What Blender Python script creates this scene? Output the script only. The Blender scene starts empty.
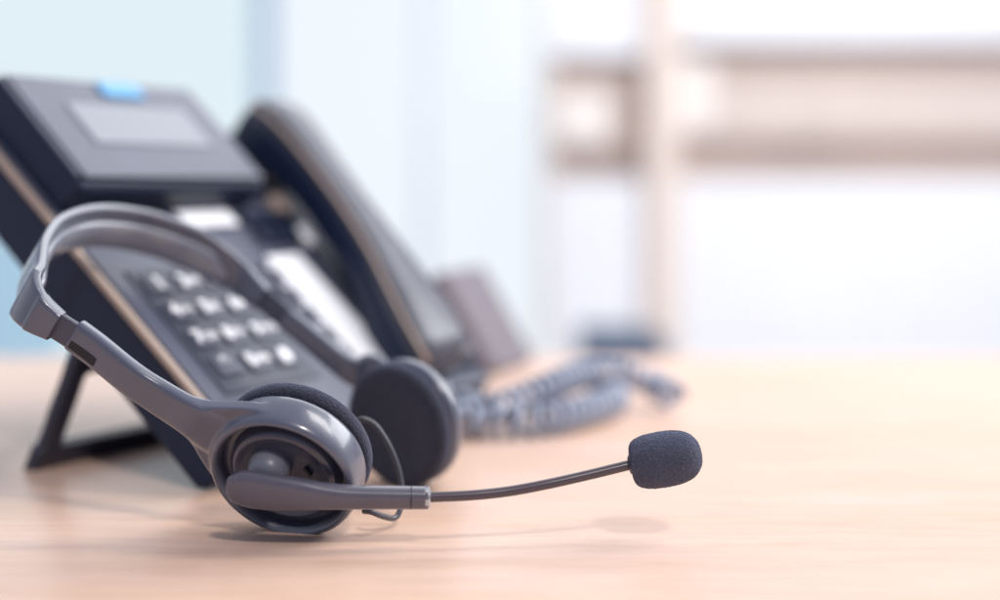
import bpy, bmesh, math, random
from mathutils import Vector as V, Matrix
random.seed(4)
S = bpy.context.scene
COL = S.collection
PI = math.pi

# ------------------------------------------------------------------ camera
CAM_H, F_PX, HORIZON = .113, 1389.0, 185.0
cd = bpy.data.cameras.new('camera'); cam = bpy.data.objects.new('camera', cd); COL.objects.link(cam)
cam.location = (0, 0, CAM_H); cam.rotation_euler = (PI/2, 0, 0)
cd.lens = 50; cd.sensor_width = 36; cd.shift_y = -(300-HORIZON)/1000
cd.clip_start = .02; cd.clip_end = 50
cd.dof.use_dof = True; cd.dof.focus_distance = .442; cd.dof.aperture_fstop = 2.8
S.camera = cam

def at(px, py, d):                       # a point in the room, seen at pixel px,py, d metres in front
    return V(((px-500)/F_PX*d, d, CAM_H-(py-HORIZON)/F_PX*d))

# ------------------------------------------------------------------ world: the bright room around
w = bpy.data.worlds.new("World"); S.world = w; w.use_nodes = True
nt = w.node_tree; nt.nodes.clear()
out = nt.nodes.new('ShaderNodeOutputWorld'); bg = nt.nodes.new('ShaderNodeBackground')
tc = nt.nodes.new('ShaderNodeTexCoord'); sp = nt.nodes.new('ShaderNodeSeparateXYZ')
rmp = nt.nodes.new('ShaderNodeValToRGB'); mr = nt.nodes.new('ShaderNodeMapRange')
nt.links.new(tc.outputs['Generated'], sp.inputs[0])
mr.inputs['From Min'].default_value = -1; mr.inputs['From Max'].default_value = 1
nt.links.new(sp.outputs['Y'], mr.inputs['Value'])
nt.links.new(mr.outputs[0], rmp.inputs['Fac'])
e = rmp.color_ramp.elements
e[0].position = .0; e[0].color = (.15, .205, .38, 1)
e[1].position = 1; e[1].color = (.93, .96, 1.0, 1)
m1 = rmp.color_ramp.elements.new(.45); m1.color = (.42, .46, .58, 1)
nt.links.new(rmp.outputs[0], bg.inputs[0]); bg.inputs[1].default_value = 1.0
nt.links.new(bg.outputs[0], out.inputs[0])

# ------------------------------------------------------------------ lamps
def area(name, loc, tgt, sx, sy, power, col):
    l = bpy.data.lights.new(name, 'AREA'); l.shape = 'RECTANGLE'; l.size = sx; l.size_y = sy
    l.energy = power; l.color = col
    o = bpy.data.objects.new(name, l); COL.objects.link(o); o.location = loc
    o.rotation_euler = (V(tgt)-V(loc)).to_track_quat('-Z', 'Y').to_euler()
    return o
area('window_light', (.35, 2.0, 1.5), (-.05, .5, 0), 1.6, .9, 11, (.97, .98, 1))
area('side_window_light', (1.5, 1.35, 1.05), (-.05, .47, .03), 1.25, .95, 27, (.96, .975, 1))
area('ceiling_light', (.40, -.50, 1.12), (-.02, .5, 0), .16, .16, 11, (1, .93, .86))
area('shelf_fill', (.9, .7, 1.3), (.7, 2.8, .1), 1.0, .7, 27, (1, .965, .95))  # added fill lamp that brightens the shelf fronts

S.view_settings.view_transform = 'Standard'; S.view_settings.look = 'None'
S.view_settings.exposure = 0.08; S.view_settings.gamma = 1
S.render.engine = 'CYCLES'

# ------------------------------------------------------------------ materials
def mat(name, col, rough=.45, spec=.5, coat=0, sheen=0, noise=None, bump=None, metal=0, emis=None):
    m = bpy.data.materials.new(name); m.use_nodes = True
    n = m.node_tree; b = n.nodes['Principled BSDF']
    b.inputs['Base Color'].default_value = (*col, 1); b.inputs['Roughness'].default_value = rough
    b.inputs['Specular IOR Level'].default_value = spec; b.inputs['Metallic'].default_value = metal
    b.inputs['Coat Weight'].default_value = coat; b.inputs['Coat Roughness'].default_value = .14
    if sheen:
        b.inputs['Sheen Weight'].default_value = sheen; b.inputs['Sheen Roughness'].default_value = .5
        b.inputs['Sheen Tint'].default_value = (.6, .66, .9, 1)
    t = n.nodes.new('ShaderNodeTexCoord')
    if noise:                                            # (scale, amount)
        x = n.nodes.new('ShaderNodeTexNoise'); x.inputs['Scale'].default_value = noise[0]
        x.inputs['Detail'].default_value = 4
        n.links.new(t.outputs['Object'], x.inputs['Vector'])
        r = n.nodes.new('ShaderNodeValToRGB')
        a = noise[1]
        r.color_ramp.elements[0].position = .3; r.color_ramp.elements[1].position = .7
        r.color_ramp.elements[0].color = (*[c*(1-a) for c in col], 1)
        r.color_ramp.elements[1].color = (*[min(1, c*(1+a)) for c in col], 1)
        n.links.new(x.outputs['Fac'], r.inputs['Fac']); n.links.new(r.outputs[0], b.inputs['Base Color'])
    if bump:                                             # (scale, strength, distance)
        x = n.nodes.new('ShaderNodeTexNoise'); x.inputs['Scale'].default_value = bump[0]
        x.inputs['Detail'].default_value = 2
        n.links.new(t.outputs['Object'], x.inputs['Vector'])
        bp = n.nodes.new('ShaderNodeBump'); bp.inputs['Strength'].default_value = bump[1]
        bp.inputs['Distance'].default_value = bump[2]
        n.links.new(x.outputs['Fac'], bp.inputs['Height']); n.links.new(bp.outputs[0], b.inputs['Normal'])
    if emis:
        b.inputs['Emission Color'].default_value = (*emis[0], 1); b.inputs['Emission Strength'].default_value = emis[1]
    return m
M = {}
M['shell'] = mat('grey_plastic', (.085, .093, .130), .30, .5, coat=.6, noise=(60, .06), bump=(1800, .10, .0003))
M['shell_gloss'] = mat('satin_grey_plastic', (.17, .18, .22), .14, .7, coat=.6, noise=(60, .05))
M['shell_dark'] = mat('dark_grey_plastic', (.055, .058, .085), .38, .5, bump=(1500, .12, .0003))
M['paddle'] = mat('boom_plastic', (.092, .086, .114), .34, .5, coat=.3, noise=(80, .06), bump=(2200, .12, .0003))
M['tube'] = mat('boom_rubber', (.075, .058, .070), .28, .5)
M['hub'] = mat('pale_grey_plastic', (.15, .155, .19), .38, .5)
M['plate'] = mat('mid_grey_plastic', (.055, .060, .09), .28, .5, coat=.4)
M['tan_tier'] = mat('tier_tan', (.66, .56, .49), .6, noise=(8, .06))
M['slot'] = mat('slot_shadow_plastic', (.006, .006, .012), .5)  # recess shade put into a near-black colour
M['chrome'] = mat('pale_ring', (.45, .47, .5), .2, .5, metal=.6)
M['cable'] = mat('cable_rubber', (.05, .05, .062), .35, .5)
M['band'] = mat('band_plastic', (.085, .093, .130), .26, .5, coat=.6, noise=(50, .05))
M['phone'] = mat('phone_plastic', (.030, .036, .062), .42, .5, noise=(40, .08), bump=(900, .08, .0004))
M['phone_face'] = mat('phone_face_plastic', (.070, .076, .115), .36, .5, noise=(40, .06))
M['phone_side'] = mat('phone_side_plastic', (.008, .016, .042), .45, .3)  # navy of the phone's shadow side put into the colour
M['trim'] = mat('bronze_trim_and_glint', (.44, .345, .28), .4, .5)  # also colours the painted highlight on the handset edge
M['key'] = mat('key_plastic', (.075, .08, .12), .42, .5)
M['legend'] = mat('white_print', (.9, .9, .92), .4, .5)
M['label'] = mat('glossy_label', (.93, .94, .96), .2, .5)
M['lcd'] = mat('lcd_glass', (.22, .24, .275), .4, .5)
M['blue'] = mat('message_lamp', (.11, .36, .62), .45)
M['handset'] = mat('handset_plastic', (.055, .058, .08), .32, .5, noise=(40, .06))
M['stand'] = mat('stand_plastic', (.026, .027, .045), .38, .5)
M['coil'] = mat('cord_rubber', (.32, .36, .45), .28, .5)
M['wall'] = mat('white_paint', (.86, .86, .87), .7, noise=(3, .02))
M['shelf'] = mat('beige_laminate', (.56, .45, .385), .5, noise=(6, .08))
M['shelf_pale'] = mat('cream_laminate', (.82, .75, .68), .5, noise=(6, .04))
M['post'] = mat('tan_laminate', (.74, .62, .53), .5)
M['door'] = mat('white_laminate', (.80, .795, .79), .45, noise=(4, .02))
M['frame'] = mat('window_frame_paint', (.52, .70, .82), .5)
M['frame_pale'] = mat('pale_window_frame_paint', (.80, .86, .93), .5)
M['pane1'] = mat('pale_cyan_glass', (.02, .02, .02), .3, emis=((.78, .90, .95), .90))
M['pane2'] = mat('bright_window_glass', (.02, .02, .02), .3, emis=((.87, .93, .99), .93))
M['cyan'] = mat('cyan_panel', (.55, .78, .84), .5)
M['boxm'] = mat('dark_blue_card', (.05, .08, .13), .6, noise=(10, .1))
M['device'] = mat('dark_brown_plastic', (.15, .13, .155), .5)

# foam: dark open-cell surface
def foam(name, c1, c2, sc, strength, dist):
    m = bpy.data.materials.new(name); m.use_nodes = True; n = m.node_tree; b = n.nodes['Principled BSDF']
    b.inputs['Roughness'].default_value = .9; b.inputs['Specular IOR Level'].default_value = .25
    b.inputs['Sheen Weight'].default_value = .35; b.inputs['Sheen Roughness'].default_value = .45
    b.inputs['Sheen Tint'].default_value = (.6, .66, .95, 1)
    t = n.nodes.new('ShaderNodeTexCoord')
    v = n.nodes.new('ShaderNodeTexVoronoi'); v.inputs['Scale'].default_value = sc
    z = n.nodes.new('ShaderNodeTexNoise'); z.inputs['Scale'].default_value = sc*1.4; z.inputs['Detail'].default_value = 3
    for q in (v, z): n.links.new(t.outputs['Object'], q.inputs['Vector'])
    r = n.nodes.new('ShaderNodeValToRGB'); r.color_ramp.elements[0].color = (*c1, 1); r.color_ramp.elements[1].color = (*c2, 1)
    r.color_ramp.elements[0].position = .35; r.color_ramp.elements[1].position = .68
    n.links.new(z.outputs['Fac'], r.inputs['Fac']); n.links.new(r.outputs[0], b.inputs['Base Color'])
    ad = n.nodes.new('ShaderNodeMath'); ad.operation = 'ADD'
    n.links.new(v.outputs['Distance'], ad.inputs[0]); n.links.new(z.outputs['Fac'], ad.inputs[1])
    bp = n.nodes.new('ShaderNodeBump'); bp.inputs['Strength'].default_value = strength; bp.inputs['Distance'].default_value = dist
    n.links.new(ad.outputs[0], bp.inputs['Height']); n.links.new(bp.outputs[0], b.inputs['Normal'])
    return m
M['foam'] = foam('mic_foam', (.026, .030, .048), (.11, .12, .17), 2500, 1.0, .0005)
M['pad'] = foam('ear_pad_foam', (.012, .013, .022), (.045, .048, .070), 1700, .8, .0005)

def wood():
    m = bpy.data.materials.new('pale_wood'); m.use_nodes = True; n = m.node_tree; b = n.nodes['Principled BSDF']
    t = n.nodes.new('ShaderNodeTexCoord')
    mp = n.nodes.new('ShaderNodeMapping'); mp.inputs['Scale'].default_value = (2.2, 14, 1); mp.inputs['Rotation'].default_value = (0, 0, .05)
    n.links.new(t.outputs['Object'], mp.inputs[0])
    a = n.nodes.new('ShaderNodeTexNoise'); a.inputs['Scale'].default_value = 2.2; a.inputs['Detail'].default_value = 8; a.inputs['Distortion'].default_value = .8
    n.links.new(mp.outputs[0], a.inputs['Vector'])
    mp2 = n.nodes.new('ShaderNodeMapping'); mp2.inputs['Scale'].default_value = (22, 210, 1); mp2.inputs['Rotation'].default_value = (0, 0, .05)
    n.links.new(t.outputs['Object'], mp2.inputs[0])
    f = n.nodes.new('ShaderNodeTexNoise'); f.inputs['Scale'].default_value = 1.0; f.inputs['Detail'].default_value = 6; f.inputs['Roughness'].default_value = .65
    n.links.new(mp2.outputs[0], f.inputs['Vector'])
    r = n.nodes.new('ShaderNodeValToRGB')
    r.color_ramp.elements[0].position = .3; r.color_ramp.elements[0].color = (.71, .48, .345, 1)
    r.color_ramp.elements[1].position = .7; r.color_ramp.elements[1].color = (.765, .54, .435, 1)
    n.links.new(a.outputs['Fac'], r.inputs['Fac'])
    mx = n.nodes.new('ShaderNodeMixRGB'); mx.blend_type = 'MULTIPLY'; mx.inputs[0].default_value = .27
    r2 = n.nodes.new('ShaderNodeValToRGB'); r2.color_ramp.elements[0].position = .38; r2.color_ramp.elements[0].color = (.66, .58, .53, 1)
    r2.color_ramp.elements[1].position = .55; r2.color_ramp.elements[1].color = (1, 1, 1, 1)
    n.links.new(f.outputs['Fac'], r2.inputs['Fac'])
    n.links.new(r.outputs[0], mx.inputs[1]); n.links.new(r2.outputs[0], mx.inputs[2]); n.links.new(mx.outputs[0], b.inputs['Base Color'])
    b.inputs['Roughness'].default_value = .30; b.inputs['Specular IOR Level'].default_value = .5
    bp = n.nodes.new('ShaderNodeBump'); bp.inputs['Strength'].default_value = .12; bp.inputs['Distance'].default_value = .0004
    n.links.new(f.outputs['Fac'], bp.inputs['Height']); n.links.new(bp.outputs[0], b.inputs['Normal'])
    return m
M['wood'] = wood()

# ------------------------------------------------------------------ builders
def obj(name, bm, m, parent=None, smooth=True, angle=.7):
    me = bpy.data.meshes.new(name); bmesh.ops.recalc_face_normals(bm, faces=bm.faces); bm.to_mesh(me); bm.free()
    o = bpy.data.objects.new(name, me); COL.objects.link(o); me.materials.append(m)
    if smooth:
        me.polygons.foreach_set('use_smooth', [True]*len(me.polygons))
        if angle:
            try: me.set_sharp_from_angle(angle=angle)
            except Exception: pass
    if parent: o.parent = parent; o.matrix_parent_inverse = parent.matrix_world.inverted()
    return o
def thing(name, label, cat, loc=(0, 0, 0), group=None):
    o = bpy.data.objects.new(name, None); COL.objects.link(o); o.location = loc; o.empty_display_size = .02
    o.matrix_world = Matrix.Translation(loc)
    o['label'] = label; o['category'] = cat
    if group: o['group'] = group
    return o
def tag(o, label, cat):
    o['label'] = label; o['category'] = cat; return o
def bevel(o, w, seg=3):
    b = o.modifiers.new('bevel', 'BEVEL'); b.width = w; b.segments = seg; b.limit_method = 'ANGLE'; b.angle_limit = .6
    b.harden_normals = False
    return o
def box(bm, o, X, Y, Z, x0, x1, y0, y1, z0, z1):           # box in the frame o,X,Y,Z
    vs = [bm.verts.new(o + X*x + Y*y + Z*z) for z in (z0, z1) for x, y in ((x0, y0), (x1, y0), (x1, y1), (x0, y1))]
    for f in ((0, 1, 2, 3), (7, 6, 5, 4), (0, 4, 5, 1), (1, 5, 6, 2), (2, 6, 7, 3), (3, 7, 4, 0)):
        bm.faces.new([vs[i] for i in f])
def rings(bm, rs, cap=True, closed=False):
    prev = None; allr = []
    for r in rs: allr.append([bm.verts.new(p) for p in r])
    n = len(allr[0])
    pairs = list(zip(allr[:-1], allr[1:])) + ([(allr[-1], allr[0])] if closed else [])
    for A, B in pairs:
        for i in range(n):
            bm.faces.new((A[i], A[(i+1) % n], B[(i+1) % n], B[i]))
    if cap and not closed:
        bm.faces.new(allr[0][::-1]); bm.faces.new(allr[-1])
def cat(pts, n=8):                                        # catmull-rom through lists of numbers/vectors
    out = []
    P = [pts[0]*2-pts[1]] + list(pts) + [pts[-1]*2-pts[-2]]
    for i in range(1, len(P)-2):
        a, b, c, d = P[i-1:i+3]
        for k in range(n):
            t = k/n
            out.append(.5*((2*b)+(c-a)*t+(2*a-5*b+4*c-d)*t*t+(3*b-a-3*c+d)*t*t*t))
    out.append(P[-2]); return out
def superell(c, X, Y, a, b, e=.35, n=32):                 # rounded rectangle ring of half sizes a,b
    r = []
    for i in range(n):
        t = 2*PI*i/n; ct, st = math.cos(t), math.sin(t)
        r.append(c + X*(a*math.copysign(abs(ct)**e, ct)) + Y*(b*math.copysign(abs(st)**e, st)))
    return r
def frames(pts, up):
    fr = []
    for i, p in enumerate(pts):
        t = (pts[min(i+1, len(pts)-1)]-pts[max(i-1, 0)]).normalized()
        u = up[i] if isinstance(up, list) else up
        s = t.cross(u).normalized(); fr.append((t, s, s.cross(t).normalized()))
    return fr
def tube(bm, pts, r, n=16, up=V((.13, .2, 1)).normalized()):
    fr = frames(pts, up); rs = []
    for i, (p, (t, s, u)) in enumerate(zip(pts, fr)):
        rr = r[i] if isinstance(r, (list, tuple)) else r
        rs.append([p + s*(rr*math.cos(2*PI*k/n)) + u*(rr*math.sin(2*PI*k/n)) for k in range(n)])
    rings(bm, rs)
def lathe(bm, c, N, prof, n=96, sx=1., X=None):           # profile of (r, z along N); ends with r=0 are poles
    N = N.normalized(); X = (X - N*X.dot(N)).normalized() if X else N.orthogonal().normalized(); Y = N.cross(X)
    rs = []
    for r, z in prof:
        if r < 1e-7: rs.append([bm.verts.new(c+N*z)])
        else: rs.append([bm.verts.new(c+N*z+X*(r*sx*math.cos(2*PI*k/n))+Y*(r*math.sin(2*PI*k/n))) for k in range(n)])
    for A, B in zip(rs[:-1], rs[1:]):
        for i in range(n):
            j = (i+1) % n
            if len(A) == 1 and len(B) == 1: continue
            if len(A) == 1: bm.faces.new((A[0], B[j], B[i]))
            elif len(B) == 1: bm.faces.new((A[i], A[j], B[0]))
            else: bm.faces.new((A[i], A[j], B[j], B[i]))
    return rs
def smooth_prof(p, n=5): 
    q = cat([V((a, b, 0)) for a, b in p], n); return [(max(0, v.x), v.y) for v in q]
def fuse(o, voxel=.0004, it=8):
    r = o.modifiers.new('fuse', 'REMESH'); r.mode = 'VOXEL'; r.voxel_size = voxel; r.use_smooth_shade = True
    s = o.modifiers.new('smooth', 'SMOOTH'); s.iterations = it; s.factor = .5
def text(name, s, size, o0, X, Y, Z, m, parent, thick=.0002, bold=0):
    c = bpy.data.curves.new(name, 'FONT'); c.body = s; c.size = size; c.extrude = thick; c.resolution_u = 3; c.offset = bold
    c.align_x = 'CENTER'; c.align_y = 'CENTER'
    t = bpy.data.objects.new(name, c); COL.objects.link(t)
    bpy.context.view_layer.update()
    me = bpy.data.meshes.new_from_object(t); bpy.data.objects.remove(t); bpy.data.curves.remove(c)
    o = bpy.data.objects.new(name, me); COL.objects.link(o); me.materials.clear(); me.materials.append(m)
    mtx = Matrix((X, Y, Z)).transposed().to_4x4(); mtx.translation = o0
    me.transform(mtx)
    o.parent = parent; o.matrix_parent_inverse = parent.matrix_world.inverted()
    return o

EX, EY, EZ = V((1, 0, 0)), V((0, 1, 0)), V((0, 0, 1))

# ================================================================== THE SETTING
bm = bmesh.new(); box(bm, V((0, 0, 0)), EX, EY, EZ, -6, 6, 4.2, 4.3, -1, 3)
o = obj('back_wall', bm, M['wall'], smooth=False); o['kind'] = 'structure'
bm = bmesh.new(); box(bm, V((0, 0, 0)), EX, EY, EZ, -6, 6, -.5, 4.2, -.80, -.76)
o = obj('floor', bm, M['wall'], smooth=False); o['kind'] = 'structure'

# desk
dk = thing('desk', 'pale wooden desk with soft grain, everything stands on it', 'desk', (0, .5, -.745))
bm = bmesh.new(); box(bm, V((0, 0, 0)), EX, EY, EZ, -1.1, 1.3, .08, .915, -.028, 0)
bevel(obj('tabletop', bm, M['wood'], dk, smooth=False), .002, 2)
for x in (-1.0, 1.2):
    for y in (.14, .85):
        bm = bmesh.new(); box(bm, V((x, y, 0)), EX, EY, EZ, -.025, .025, -.025, .025, -.76, -.0285)
        obj('leg', bm, M['shelf'], dk, smooth=False)

# window, far left
WY = 3.9
def wx(px): return (px-500)/F_PX*WY
def wz(py, d=WY): return CAM_H-(py-HORIZON)/F_PX*d
wn = thing('window', 'tall bright blurred window with bluish upright frames, at the left', 'window', (-.9, WY, -.5))
for a, b, k in ((-330, 258, 'pane1'), (274, 421, 'pane2'), (426, 543, 'pane2')):
    bm = bmesh.new(); box(bm, V((0, WY, 0)), EX, EY, EZ, wx(a), wx(b), .02, .03, -.45, 1.4)
    obj('pane', bm, M[k], wn, smooth=False)
for a, b, k in ((258, 274, 'frame'), (421, 426, 'frame_pale'), (543, 547, 'frame_pale'), (-345, -330, 'frame')):
    bm = bmesh.new(); box(bm, V((0, WY, 0)), EX, EY, EZ, wx(a), wx(b), -.03, .05, -.45, 1.4)
    obj('mullion', bm, M[k], wn, smooth=False)
bm = bmesh.new(); box(bm, V((0, WY, 0)), EX, EY, EZ, wx(-345), wx(545), -.10, .06, -.50, -.452)
obj('sill', bm, M['frame_pale'], wn, smooth=False)
# glass partition low at the far left
gp = thing('partition', 'low cyan glass partition far behind the phone stand', 'partition', (-1.1, 2.9, -.76))
bm = bmesh.new(); box(bm, V((0, 2.9, 0)), EX, EY, EZ, -1.6, (62-500)/F_PX*2.9, 0, .02, -.74, wz(236, 2.9))
obj('panel', bm, M['cyan'], gp, smooth=False)
bm = bmesh.new(); box(bm, V((0, 2.9, 0)), EX, EY, EZ, -1.6, (66-500)/F_PX*2.9, -.01, .03, -.76, -.742)
obj('foot_rail', bm, M['frame_pale'], gp, smooth=False)

# shelf cabinet, right
SD = 2.6
def sx(px): return (px-500)/F_PX*SD
def sz(py): return wz(py, SD)
cb = thing('shelf_unit', 'blurred beige shelf unit with white cupboard doors, behind at the right', 'cabinet', (.8, SD+.2, -.76))
def cbox(name, k, a, b, t, bt, y0=0, y1=.36):
    bm = bmesh.new(); box(bm, V((0, SD, 0)), EX, EY, EZ, a, b, y0, y1, bt, t); return obj(name, bm, M[k], cb, smooth=False)
XR = 1.35
cbox('side_panel', 'shelf_pale', sx(545), sx(552), sz(58), -.76)
cbox('upright', 'post', sx(646), sx(678), sz(-40), -.76, -.02, .358)
cbox('side_panel', 'shelf_pale', XR, XR+.03, sz(44)-.003, -.76)
cbox('back_panel', 'shelf', sx(552)+.002, sx(646)-.002, sz(60)-.003, sz(180)+.002, .05, .07)
cbox('back_panel', 'shelf', sx(678)+.002, XR-.002, sz(44)-.003, sz(180)+.002, .05, .07)
cbox('top', 'door', sx(545), sx(646)-.002, sz(-30), sz(58)+.002)
cbox('top', 'door', sx(678)+.002, XR+.03, sz(-30), sz(44), -.01)
cbox('shelf', 'shelf', sx(552)+.002, sx(646)-.002, sz(143), sz(149), .006, .048)
cbox('shelf', 'shelf', sx(678)+.002, XR-.002, sz(135), sz(141), .006, .048)
cbox('door', 'door', sx(552)+.002, sx(646)-.003, sz(180), -.72, 0, .34)
cbox('door', 'door', sx(678)+.003, XR-.002, sz(180), -.72, 0, .34)
# folders lying on the shelf: pale stack in the right bay
bm = bmesh.new(); box(bm, V((0, SD, 0)), EX, EY, EZ, sx(679), sx(716), .012, .047, sz(133)+.002, sz(60))
tag(obj('box_file', bm, M['shelf_pale'], smooth=False), 'cream box file at the left end of the wide upper shelf', 'box file')
bm = bmesh.new(); box(bm, V((0, SD, 0)), EX, EY, EZ, sx(556), sx(612), .012, .047, sz(143)+.002, sz(92))
tag(obj('storage_box', bm, M['shelf_pale'], smooth=False), 'small cream box in the narrow left bay of the shelf unit', 'box')

bm = bmesh.new(); box(bm, V((0, SD, 0)), EX, EY, EZ, sx(718), XR-.012, .022, .047, sz(135)+.002, sz(80))
tag(obj('lighter_tier', bm, M['tan_tier'], smooth=False), 'long light tan block added for the lighter tier of the wide upper shelf', 'block')  # added block; its lighter colour makes the shelf's lighter tier
# low side table behind the desk with a dark case on it
st = thing('side_table', 'low white side table behind the desk under a dark case', 'table', (.2, 2.0, -.76))
bm = bmesh.new(); box(bm, V((0, 1.9, 0)), EX, EY, EZ, .04, .9, -.2, .3, -.190, -.165); obj('tabletop', bm, M['door'], st, smooth=False)
for x in (.07, .87):
    for y in (-.17, .27):
        bm = bmesh.new(); box(bm, V((x, 1.9+y, 0)), EX, EY, EZ, -.02, .02, -.02, .02, -.76, -.1905); obj('leg', bm, M['door'], st, smooth=False)
bm = bmesh.new(); box(bm, V((0, 1.8, 0)), EX, EY, EZ, (585-500)/F_PX*1.8, (668-500)/F_PX*1.8, 0, .2, -.1645, -.088)
bevel(tag(obj('case', bm, M['boxm'], smooth=False), 'flat dark blue case lying far behind the coiled cord', 'case'), .006)

# dark slanted device behind the handset, its kind unknown
bm = bmesh.new()
dd = .82
prof = [at(430, 276, dd), at(442, 270, dd), at(500, 362, dd), at(425, 362, dd)]
prof = [V((p.x, dd, max(p.z, 0.0012))) for p in prof]; prof[2].z = prof[3].z = .0012
A = [bm.verts.new(p) for p in prof]; B = [bm.verts.new(p+V((.024, .07, 0))) for p in prof]
bm.faces.new(A); bm.faces.new(B[::-1])
for i in range(4): bm.faces.new((A[i], A[(i+1) % 4], B[(i+1) % 4], B[i]))
bevel(tag(obj('slanted_device', bm, M['device'], smooth=False), 'dark slanted device behind the foot of the phone, half hidden by it', 'device'), .005)

# ================================================================== DESK PHONE
B0 = V((-.1086, .52, .0)); R_ = V((.499, .8666, 0)).normalized(); BK = V((-R_.y, R_.x, 0))
tilt = math.radians(40)
Q_ = BK*math.cos(tilt)+EZ*math.sin(tilt); N_ = R_.cross(Q_)
B0 = B0 + EZ*.0006
def ph(u, v, t): return B0 + R_*u + Q_*v + N_*t
phone = thing('desk_phone', 'dark grey office desk phone propped on its stand behind the headset', 'telephone', tuple(B0+R_*.09))
def pbox(name, m, u0, u1, v0, v1, t0, t1, par=None, bev=.0015, seg=3):
    bm = bmesh.new(); box(bm, B0, R_, Q_, N_, u0, u1, v0, v1, t0, t1)
    o = obj(name, bm, M[m], par or phone, smooth=False)
    if bev: bevel(o, bev, seg)
    return o
# body: side profile (v,t) extruded along u, underside slopes to a thin top
def extr(name, m, prof, u0, u1, par=None, bev=.003, seg=4):
    bm = bmesh.new()
    A = [bm.verts.new(ph(u0, v, t)) for v, t in prof]; B = [bm.verts.new(ph(u1, v, t)) for v, t in prof]
    bm.faces.new(A[::-1]); bm.faces.new(B)
    n = len(A)
    for i in range(n): bm.faces.new((A[i], A[(i+1) % n], B[(i+1) % n], B[i]))
    o = obj(name, bm, M[m], par or phone, smooth=False)
    if bev: bevel(o, bev, seg)
    return o
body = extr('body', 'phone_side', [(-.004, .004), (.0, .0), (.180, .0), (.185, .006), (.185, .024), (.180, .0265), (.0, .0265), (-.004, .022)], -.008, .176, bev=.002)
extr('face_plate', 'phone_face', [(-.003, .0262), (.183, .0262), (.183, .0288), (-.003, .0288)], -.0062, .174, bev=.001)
extr('edge_strip', 'trim', [(-.003, .0255), (.184, .0255), (.184, .0283), (-.003, .0283)], -.0098, -.0066, bev=.0008)
# display module
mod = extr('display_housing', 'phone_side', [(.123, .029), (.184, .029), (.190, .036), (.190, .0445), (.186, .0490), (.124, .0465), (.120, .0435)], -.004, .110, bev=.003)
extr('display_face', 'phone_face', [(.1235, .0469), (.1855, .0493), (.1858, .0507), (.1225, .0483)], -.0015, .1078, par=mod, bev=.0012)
def onmod(v): return .0482 + (v-.1275)/.0663*.003
extr('display_trim', 'phone_face', [(.1245, .0459), (.186, .0483), (.186, .0498), (.1245, .0474)], -.0041, -.0018, par=mod, bev=.0005)
bm = bmesh.new(); DZ = (Q_*.0653+N_*.0025).normalized(); DN = R_.cross(DZ)
DO = ph(0, .1205, .0482)
box(bm, DO, R_, DZ, DN, .0185, .090, .0225, .0485, -.001, .0008); bevel(obj('display', bm, M['lcd'], phone, smooth=False), .0006)
bm = bmesh.new(); box(bm, DO, R_, DZ, DN, .046, .071, .0545, .0640, -.002, .0016); bevel(obj('message_light', bm, M['blue'], phone, smooth=False), .0012)
# keypad recess with twelve keys
kp = pbox('keypad_panel', 'phone', .0035, .0625, .018, .087, .0286, .0296, bev=.0008)
keys = [['1', '2', '3'], ['4', '5', '6'], ['7', '8', '9'], ['*', '0', '#']]
sub = {'2': 'ABC', '3': 'DEF', '4': 'GHI', '5': 'JKL', '6': 'MNO', '7': 'PQRS', '8': 'TUV', '9': 'WXYZ', '0': 'OPER'}
for r in range(4):
    for c in range(3):
        u = .0145+c*.0172; v = .0775-r*.0155; s = keys[r][c]
        k = pbox('key', 'key', u-.0066, u+.0066, v-.0052, v+.0052, .0294, .0308, bev=.0009)
        text('key_number', s, .0088, ph(u-(.0034 if s in sub else 0), v, .0310), R_, Q_, N_, M['legend'], k, bold=.00035 if s in sub else .0007)
        if s in sub: text('key_letters', sub[s], .0046, ph(u+.0026, v, .0310), R_, Q_, N_, M['legend'], k, bold=.0001)
# label strips
pbox('label_strip', 'label', .060, .0945, .1115, .1225, .0286, .0298, bev=.0004)
pbox('label_strip', 'label', .0925, .1160, .010, .090, .0286, .0300, bev=.0004)
for i in range(6):
    v = .018+i*.0125
    k = pbox('line_key', 'key', .0800, .0900, v-.0036, v+.0036, .0286, .0316, bev=.001)
    pbox('line_lamp', 'label', .0835, .0865, v-.001, v+.001, .0314, .0320, par=k, bev=.0003)
for i in range(4):
    pbox('soft_key', 'phone_side', .012+i*.0125, .0215+i*.0125, .1130, .1190, .0286, .0312, bev=.001)
for i in range(3):
    for j in range(2):
        pbox('function_key', 'phone_side', .098+i*.0105, .1065+i*.0105, .098+j*.011, .1065+j*.011, .0286, .0320, bev=.001)
def puck(name, m, u, v, r, t0, t1):
    bm = bmesh.new(); lathe(bm, ph(u, v, 0), N_, [(0, t0), (r, t0), (r, t1-.001), (r-.001, t1), (r*.5, t1+.0002), (0, t1+.0003)], 40)
    return obj(name, bm, M[m], phone)
puck('round_key', 'trim', .1335, .124, .0062, .0286, .0330)
puck('round_key', 'label', .1335, .1005, .0068, .0286, .0330)
# cradle trough and its hook
extr('cradle', 'phone_side', [(.002, .0286), (.180, .0286), (.180, .0300), (.002, .0300)], .132, .173, bev=.0006)
for v0 in (.006, .140): extr('cradle_rest', 'phone', [(v0, .029), (v0+.034, .029), (v0+.030, .036), (v0+.004, .0355)], .134, .172, bev=.002)
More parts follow.
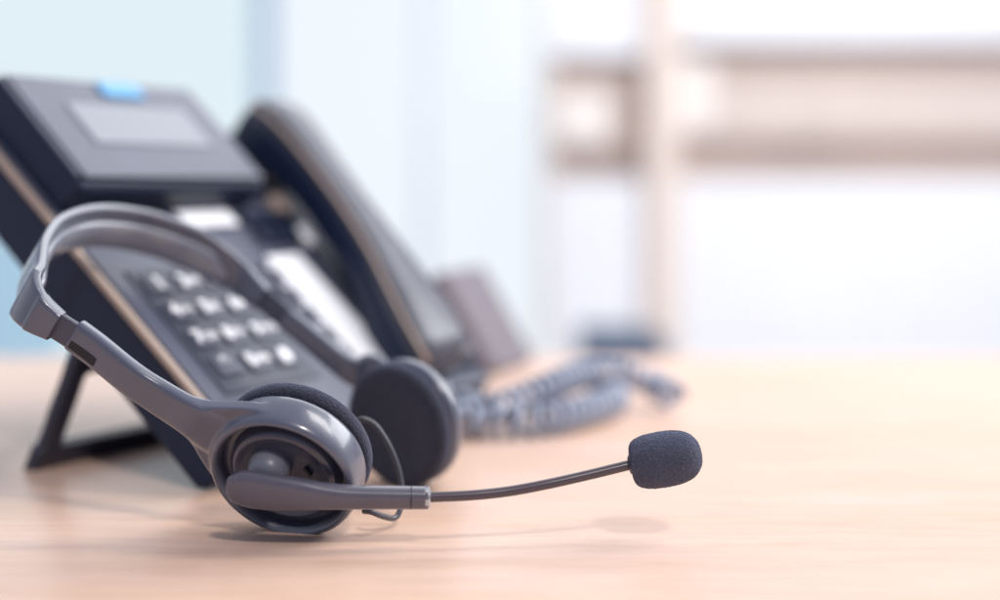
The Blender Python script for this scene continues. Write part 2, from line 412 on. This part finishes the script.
# stand: U-shaped plate from the underside to the desk
F0 = V((at(31, 470, .551).x, .551, .0))
FL = [F0+EZ*.0035, F0+R_*.165+EZ*.0035]
top = ph(-.004, .083, -.0015)
bm = bmesh.new()
legdir = (top-F0).normalized(); pn = R_.cross(legdir).normalized()
L = (top-F0).length
box(bm, F0, R_, legdir, pn, .0, .0095, .0075, L, -.0025, .0025)
box(bm, F0, R_, legdir, pn, .1525, .162, .0075, L, -.0025, .0025)
box(bm, F0, R_, legdir, pn, -.0015, .1635, -.001, .0095, -.003, .003)
box(bm, F0, R_, legdir, pn, .0, .162, L-.016, L+.001, -.0025, .0025)
sto = obj('stand', bm, M['stand'], phone, smooth=False); fuse(sto, .0008, 3)
for u in (.004, .152):
    bm = bmesh.new(); lathe(bm, F0+R_*u+EZ*.0, EZ, [(0, .0004), (.004, .0004), (.004, .003), (0, .003)], 20); obj('rubber_foot', bm, M['tube'], sto)

# ------------------------------------------------------------------ handset (lies in the cradle: a thing of its own)
def HU(v): return .1255+.155*v
hs = thing('handset', 'grey telephone handset lying in the cradle on the right of the phone', 'handset', tuple(ph(HU(.1), .1, .036)))
st_ = []   # (v, t_mid, half width, half thick)
spec = [(.002, .039, .012, .004), (.005, .041, .0175, .0075), (.012, .0425, .0205, .0100), (.028, .0450, .0215, .0105), (.046, .0480, .0200, .0090),
        (.068, .0510, .0182, .0080), (.096, .0530, .0176, .0078), (.121, .0540, .0180, .0082), (.139, .0538, .0195, .0095), (.156, .0525, .0215, .0110),
        (.166, .0505, .0205, .0105), (.173, .0490, .0180, .0085), (.177, .0480, .012, .005)]
spec = [(a, b, c*(.64+.30*max(0, min(1, (.085-a)/.07))), d) for a, b, c, d in spec]
sv = cat([V((a, b, c)) for a, b, c, d in spec], 6); sd = cat([V((d, 0, 0)) for a, b, c, d in spec], 6)
bm = bmesh.new()
rings(bm, [superell(ph(HU(p.x), p.x, p.y), R_, N_, p.z, q.x, .5, 40) for p, q in zip(sv, sd)])
obj('handset_shell', bm, M['handset'], hs, angle=None)
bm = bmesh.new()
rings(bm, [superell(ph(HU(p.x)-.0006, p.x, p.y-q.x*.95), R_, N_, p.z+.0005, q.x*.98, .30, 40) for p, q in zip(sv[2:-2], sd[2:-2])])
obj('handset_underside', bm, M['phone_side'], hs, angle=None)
bm = bmesh.new()
rings(bm, [superell(ph(HU(p.x)-.0003, p.x, p.y+q.x*.50), R_, N_, p.z+.0007, .0011, .5, 24) for p, q in zip(sv[4:-4], sd[4:-4])])
obj('edge_strip', bm, M['trim'], hs, angle=None)  # orange highlight along the handset edge, put in as a coloured strip

# ------------------------------------------------------------------ coiled cord
def coil(path, pitch, R, rw, n=8, per=14):
    fine = cat(path, 40); L = [0]
    for a, b in zip(fine[:-1], fine[1:]): L.append(L[-1]+(b-a).length)
    fr = frames(fine, EZ); total = L[-1]; N = int(total/pitch*per); pts = []
    j = 0
    for i in range(N+1):
        s = total*i/N
        while j < len(L)-2 and L[j+1] < s: j += 1
        f = (s-L[j])/max(1e-9, L[j+1]-L[j]); c = fine[j].lerp(fine[j+1], f); t, sd_, up = fr[j]
        a = 2*PI*s/pitch
        pts.append(c+sd_*(R*math.cos(a))+up*(R*math.sin(a)))
    bm = bmesh.new(); rs = []
    for i, p in enumerate(pts):
        t = (pts[min(i+1, N)]-pts[max(i-1, 0)]).normalized(); s1 = t.cross(EZ)
        s1 = s1.normalized() if s1.length > .1 else t.orthogonal().normalized(); u1 = s1.cross(t)
        rs.append([p+s1*(rw*math.cos(2*PI*k/n))+u1*(rw*math.sin(2*PI*k/n)) for k in range(n)])
    rings(bm, rs); return bm
def desk_at(px, py, z=.0080):
    d = F_PX*(CAM_H-z)/(py-HORIZON); return V(((px-500)/F_PX*d, d, z))
path = [desk_at(455, 418, .010), desk_at(480, 420), desk_at(520, 421), desk_at(560, 417), desk_at(600, 406), desk_at(616, 398), desk_at(600, 392)]
p2 = [desk_at(450, 402, .010), desk_at(480, 410, .012), desk_at(515, 402, .014), desk_at(548, 388, .018), desk_at(585, 374, .020), desk_at(622, 373, .018), desk_at(652, 384, .012), desk_at(674, 396, .009)]
cord = thing('coiled_cord', 'bluish grey coiled telephone cord looping on the desk beside the phone', 'cord', tuple(desk_at(520, 415, 0)))
obj('coil', coil(path, .0074, .0058, .0019), M['coil'], cord, angle=None)
obj('coil', coil(p2, .0074, .0058, .0019), M['coil'], cord, angle=None)
bm = bmesh.new(); tube(bm, cat([ph(HU(-.004), -.004, .034), ph(HU(-.01), -.012, .030), desk_at(452, 398, .014)], 8), .002); obj('plug_lead', bm, M['coil'], cord)

# ================================================================== HEADSET
hd = thing('headset', 'grey wired headset with foam ear pads lying in front of the phone', 'headset', tuple(at(300, 531, .45)))
a_ = V((.43, .903, 0)).normalized(); al = math.radians(35)
u_ = V((-a_.y, a_.x, 0))*math.cos(al)+EZ*math.sin(al); n_ = a_.cross(u_)
M0 = V((-.052, .485, .022))
def hp(s, t, k=0): return M0 + a_*s + u_*t + n_*k
# near cup frame
CN = V((-.216, -.837, -.504)).normalized(); CC = at(285, 472.5, .4432)
# ---- headband
bp_ = [(-.0738, .0795), (-.0762, .0880), (-.0735, .096), (-.067, .101), (-.052, .1155), (-.033, .127), (-.008, .132), (.016, .1265), (.034, .112), (.0405, .095), (.0408, .080)]
pts = cat([hp(s, t) for s, t in bp_], 12)
def sweep(pts, wf, tf, e=.35, off=0, n=32, woff=0):
    fr = frames(pts, n_); rs = []
    for i, (p, (t, s, u)) in enumerate(zip(pts, fr)):
        f = i/(len(pts)-1)
        rs.append(superell(p + s*off + u*woff, u, s, wf(f), tf(f), e, n))
    bm = bmesh.new(); rings(bm, rs); return bm
def bump(f, c, w): return max(0, 1-((f-c)/w)**2)
obj('headband', sweep(pts, lambda f: .0050+.0042*min(1, min(f, 1-f)*4.5), lambda f: .0019+.0009*(1 if f < .10 or f > .92 else 0), .3), M['band'], hd, angle=.9)
sub_ = pts[30:-14]
# cushion on the inner side of the band
obj('head_cushion', sweep(sub_, lambda f: .0058*min(1, .3+min(f, 1-f)*8), lambda f: .0022*min(1, .2+min(f, 1-f)*8), .8, off=.0026, woff=-.0022), M['shell_gloss'], hd, angle=None)
# ---- sliders
sl = cat([hp(-.0742, .083), hp(-.0722, .0775), hp(-.0690, .0695)], 6)
obj('slider', sweep(sl, lambda f: .0046, lambda f: .0013, .3), M['shell_dark'], hd)
sl2 = cat([hp(.0408, .083), hp(.0410, .071), hp(.0415, .060)], 6)
obj('slider', sweep(sl2, lambda f: .0046, lambda f: .0013, .3), M['shell_dark'], hd)

# ---- near cup: ring and arm grown together
cup = bpy.data.objects.new('ear_cup', None)
bm = bmesh.new()
X1 = V((.89, 0, -.45)); X1 = (X1-CN*X1.dot(CN)).normalized(); Y1 = CN.cross(X1)
prof = [(.0165, -.0082), (.0236, -.0088), (.0247, -.0076), (.0251, -.005), (.0251, -.0020), (.0248, .0010), (.0243, .0030), (.0233, .0042), (.0225, .0043), (.0218, .0035), (.0213, .0018), (.0210, -.0020), (.0165, -.0022), (.0165, -.0082)]
rs = lathe(bm, CC, CN, smooth_prof(prof[:-1], 5), 160)
A, B = rs[-1], rs[0]
for i in range(160): bm.faces.new((A[i], A[(i+1) % 160], B[(i+1) % 160], B[i]))
# arm stations: centre, width axis, half width, half thickness
rdir = at(200, 424, 1)-at(200, 424, 0); o0_ = V((0, 0, CAM_H))
pe = o0_ + rdir*((CC-o0_).dot(CN)/rdir.dot(CN)); e_ = (pe-CC).normalized()
armc = [hp(-.0700, .0750), hp(-.0678, .0655), hp(-.0655, .0505), hp(-.0618, .0400)]
armc += [CC+e_*.0350-CN*.0008, CC+e_*.0295-CN*.0012, CC+e_*.0235-CN*.0014]
hw = [.0056, .0057, .0058, .0062, .0071, .0086, .0090]
ht = [.0027, .0027, .0027, .0027, .0028, .0030, .0032]
C3 = cat(armc, 8); H3 = cat([V((x, y, 0)) for x, y in zip(hw, ht)], 8)
rs = []
for i, (p, h) in enumerate(zip(C3, H3)):
    f = i/(len(C3)-1); t = (C3[min(i+1, len(C3)-1)]-C3[max(i-1, 0)]).normalized()
    wa = (n_*(1-f)+(-Y1 if Y1.z < 0 else Y1)*f).normalized()
    # thickness axis: from the band's outward normal to the cup's face normal
    outw = (-a_*(1-min(1, f*1.3))+CN*min(1, f*1.3)).normalized()
    wa = t.cross(outw).normalized(); th = wa.cross(t).normalized()
    rs.append(superell(p, wa, th, h.x, h.y, .38, 40))
rings(bm, rs)
g_ = CN.cross(e_).normalized()
up_ = cat([V(p) for p in ((.0365, .0064, 0), (.033, .0078, 0), (.0295, .0101, 0), (.0245, .0142, 0), (.0195, .0176, 0), (.0150, .0200, 0))], 5)
arc = [V((.0228*math.cos(q*.0524), .0228*math.sin(q*.0524), 0)) for q in range(-18, 19)]
outl = up_ + arc[::-1] + [V((p.x, -p.y, 0)) for p in up_[::-1]]
for z0, z1, k in ((-.0038, .0008, 1.0),):
    A = [bm.verts.new(CC+e_*p.x+g_*p.y+CN*z0) for p in outl]; B = [bm.verts.new(CC+e_*p.x+g_*p.y+CN*z1) for p in outl]
    bmesh.ops.triangulate(bm, faces=[bm.faces.new(A[::-1]), bm.faces.new(B)])
    for i in range(len(A)): bm.faces.new((A[i], A[(i+1) % len(A)], B[(i+1) % len(A)], B[i]))
shell = obj('ear_cup', bm, M['shell'], hd, angle=None); fuse(shell, .00036, 45)
# slot in the arm's outer face: a near-black strip stands for its shade
t = (C3[10]-C3[2]).normalized(); outw = -a_; wa = t.cross(outw).normalized(); th = wa.cross(t).normalized()
if th.dot(outw) < 0: th = -th
lo = -n_*.0022
bm = bmesh.new(); box(bm, C3[6]+lo, t, wa, th, -.0055, .0050, -.0014, .0014, .0020, .0029); obj('adjuster_slot', bm, M['slot'], shell, smooth=False)
# inner plate, groove, hub
bm = bmesh.new(); lathe(bm, CC, CN, [(0, -.0035), (.0215, -.0035), (.0214, -.0015), (.0205, -.0020), (.0196, -.0026), (.0188, -.0024), (.0184, -.0008), (.0179, .0012), (.0171, .0022), (.0160, .0026), (.0149, .0021), (.0138, .0013), (.010, .0011), (0, .0011)], 96)
plate = obj('cup_plate', bm, M['plate'], shell, angle=.6)
sc = at(309, 470, .439); sc = sc - CN*((sc-CC).dot(CN)-.0014)
bm = bmesh.new(); box(bm, sc, (X1*.8-Y1*.6 if Y1.z > 0 else X1*.8+Y1*.6).normalized(), CN.cross((X1*.8-Y1*.6 if Y1.z > 0 else X1*.8+Y1*.6).normalized()), CN, -.0017, .0017, -.0005, .0005, -.001, .0008); obj('plate_slot', bm, M['slot'], plate, smooth=False)
HC = CC + X1*(-.006)+Y1*0.0
bm = bmesh.new(); lathe(bm, at(268, 470, .4390), CN, [(0, -.008), (.0066, -.008), (.0066, .0000), (.0062, .0022), (.0050, .0040), (.003, .0052), (0, .0056)], 48); obj('pivot_hub', bm, M['hub'], shell, angle=None)
# foam pad behind
def pad(C, N, z0, R, name='ear_pad', m='pad', th=.013, dish=1):
    bm = bmesh.new()
    p = smooth_prof([(R*.90, z0), (R*1.00, z0-th*.15), (R*1.035, z0-th*.45), (R*1.0, z0-th*.80), (R*.90, z0-th*.98), (R*.74, z0-th*.99), (R*.60, z0-th*(.99-.15*dish)), (R*.45, z0-th*(.98-.24*dish)), (0, z0-th*(.98-.26*dish))], 6)
    lathe(bm, C, N, p, 128)
    return obj(name, bm, M[m], hd, angle=None)
pad(CC, CN, -.0086, .0243, th=.0080)

# ---- far cup
PN = V((-.60, -.78, -.15)).normalized()      # direction its pad faces
FC = at(392, 428, .516)
FN = -PN; FCc = FC + FN*.0105
bm = bmesh.new()
prof = [(0, -.0032), (.0226, -.0032), (.0237, -.002), (.0239, .0), (.0234, .002), (.0222, .0036), (.0200, .0044), (.0175, .0045), (.016, .0042), (0, .0042)]
lathe(bm, FCc, FN, [prof[0]]+smooth_prof(prof[1:-1], 5)+[prof[-1]], 160)
farm = [hp(.0412, .068), hp(.0425, .050), hp(.0448, .034), FCc+FN*.0055+u_*.026, FCc+FN*.0050+u_*.018]
C4 = cat(farm, 8); H4 = cat([V((x, .0026, 0)) for x in (.0046, .0048, .0054, .008, .010)], 8)
rs = []
for i, (p, h) in enumerate(zip(C4, H4)):
    f = i/(len(C4)-1); t = (C4[min(i+1, len(C4)-1)]-C4[max(i-1, 0)]).normalized()
    outw = (a_*(1-f)+FN*f).normalized(); wa = t.cross(outw).normalized(); th = wa.cross(t)
    rs.append(superell(p, wa, th, h.x, h.y, .38, 40))
rings(bm, rs)
sh2 = obj('ear_cup', bm, M['shell'], hd, angle=None); fuse(sh2, .00042, 25)
pad(FCc, FN, -.0031, .0230, th=.0078, dish=.3)

# ---- microphone boom
boom = at(265, 489, .430)
bp2 = [(228.5, 484.5, .4325, .0008, .0008), (229.5, 484.8, .4325, .0026, .0018), (232, 485.5, .4322, .0041, .0025), (238, 487, .432, .0054, .0029), (250, 489, .431, .0061, .0031), (270, 491.5, .430, .0060, .0032), (300, 494, .4295, .0052, .0032), (325, 496, .4295, .0042, .0032), (350, 497, .430, .0037, .0033), (390, 497.3, .431, .0035, .0033), (428, 497.6, .432, .0034, .0033)]
PC = cat([at(a, b, c) for a, b, c, d, e in bp2], 8); PH = cat([V((d, e, 0)) for a, b, c, d, e in bp2], 8)
rs = []
for i, (p, h) in enumerate(zip(PC, PH)):
    f = min(1, max(0, (i/(len(PC)-1)-.4)/.3))
    t = (PC[min(i+1, len(PC)-1)]-PC[max(i-1, 0)]).normalized()
    th = V((CN.x*.35, CN.y, CN.z*.45)).normalized(); wa = t.cross(th).normalized(); th = wa.cross(t)
    rs.append(superell(p, wa, th, max(.0003, h.x), max(.0003, h.y), .8, 40))
bm = bmesh.new(); rings(bm, rs)
bo = obj('boom_arm', bm, M['paddle'], hd, angle=None)
bm = bmesh.new(); tdir = (PC[-1]-PC[-5]).normalized(); lathe(bm, PC[-1], tdir, [(0, -.001), (.0034, -.0009), (.0034, .0002), (.0028, .0007), (0, .0007)], 40); obj('collar', bm, M['chrome'], bo)
sm = at(411, 497.5, .4315)
bm = bmesh.new(); lathe(bm, sm, tdir, [(0, -.00012), (.00365, -.00012), (.00365, .00012), (0, .00012)], 40); obj('seam', bm, M['slot'], bo)
tb = cat([PC[-1]-tdir*.003, at(470, 495.3, .433), at(510, 491, .4345), at(550, 483.5, .436), at(590, 474.5, .438), at(631, 464.5, .440)], 12)
bm = bmesh.new(); tube(bm, tb, .0016, 20); obj('boom_tube', bm, M['tube'], bo, angle=None)
md = (at(668, 459.3, .440)-at(631, 465.5, .440)).normalized()
mc = at(628.5, 465, .440)
bm = bmesh.new(); lathe(bm, mc, md, [(0, .0), (.0022, .0), (.0030, .0004), (.0032, .0012), (.0028, .0026), (0, .0026)], 36); obj('mic_socket', bm, M['shell_dark'], bo)
bm = bmesh.new()
lathe(bm, mc, md, smooth_prof([(.0, .0010), (.0040, .0008), (.0068, .0018), (.0082, .0048), (.00865, .0085), (.0087, .0125), (.0083, .0165), (.0069, .0202), (.0042, .0226), (.0018, .0233), (.0, .0234)], 6), 128)
fo = obj('foam_windscreen', bm, M['foam'], bo, angle=None)
ss = fo.modifiers.new('sub', 'SUBSURF'); ss.levels = 2; ss.render_levels = 2
tx = bpy.data.textures.new('foam_cells', 'CLOUDS'); tx.noise_scale = .0007; tx.noise_depth = 2
dm = fo.modifiers.new('cells', 'DISPLACE'); dm.texture = tx; dm.strength = .0004; dm.texture_coords = 'LOCAL'

# ---- thin wire between the cups
wp = [at(352, 424, .468), at(362, 419, .468), at(375, 425, .468), (at(388, 444, .467)), at(398, 468, .466), at(402, 492, .464), at(400, 510, .460), at(394, 518, .457), at(382, 516, .452), at(372, 512, .449), at(364, 511, .452)]
bm = bmesh.new(); tube(bm, cat(wp, 10), .00095, 12, up=V((.2, 1, .1)).normalized()); obj('wire', bm, M['cable'], hd, angle=None)
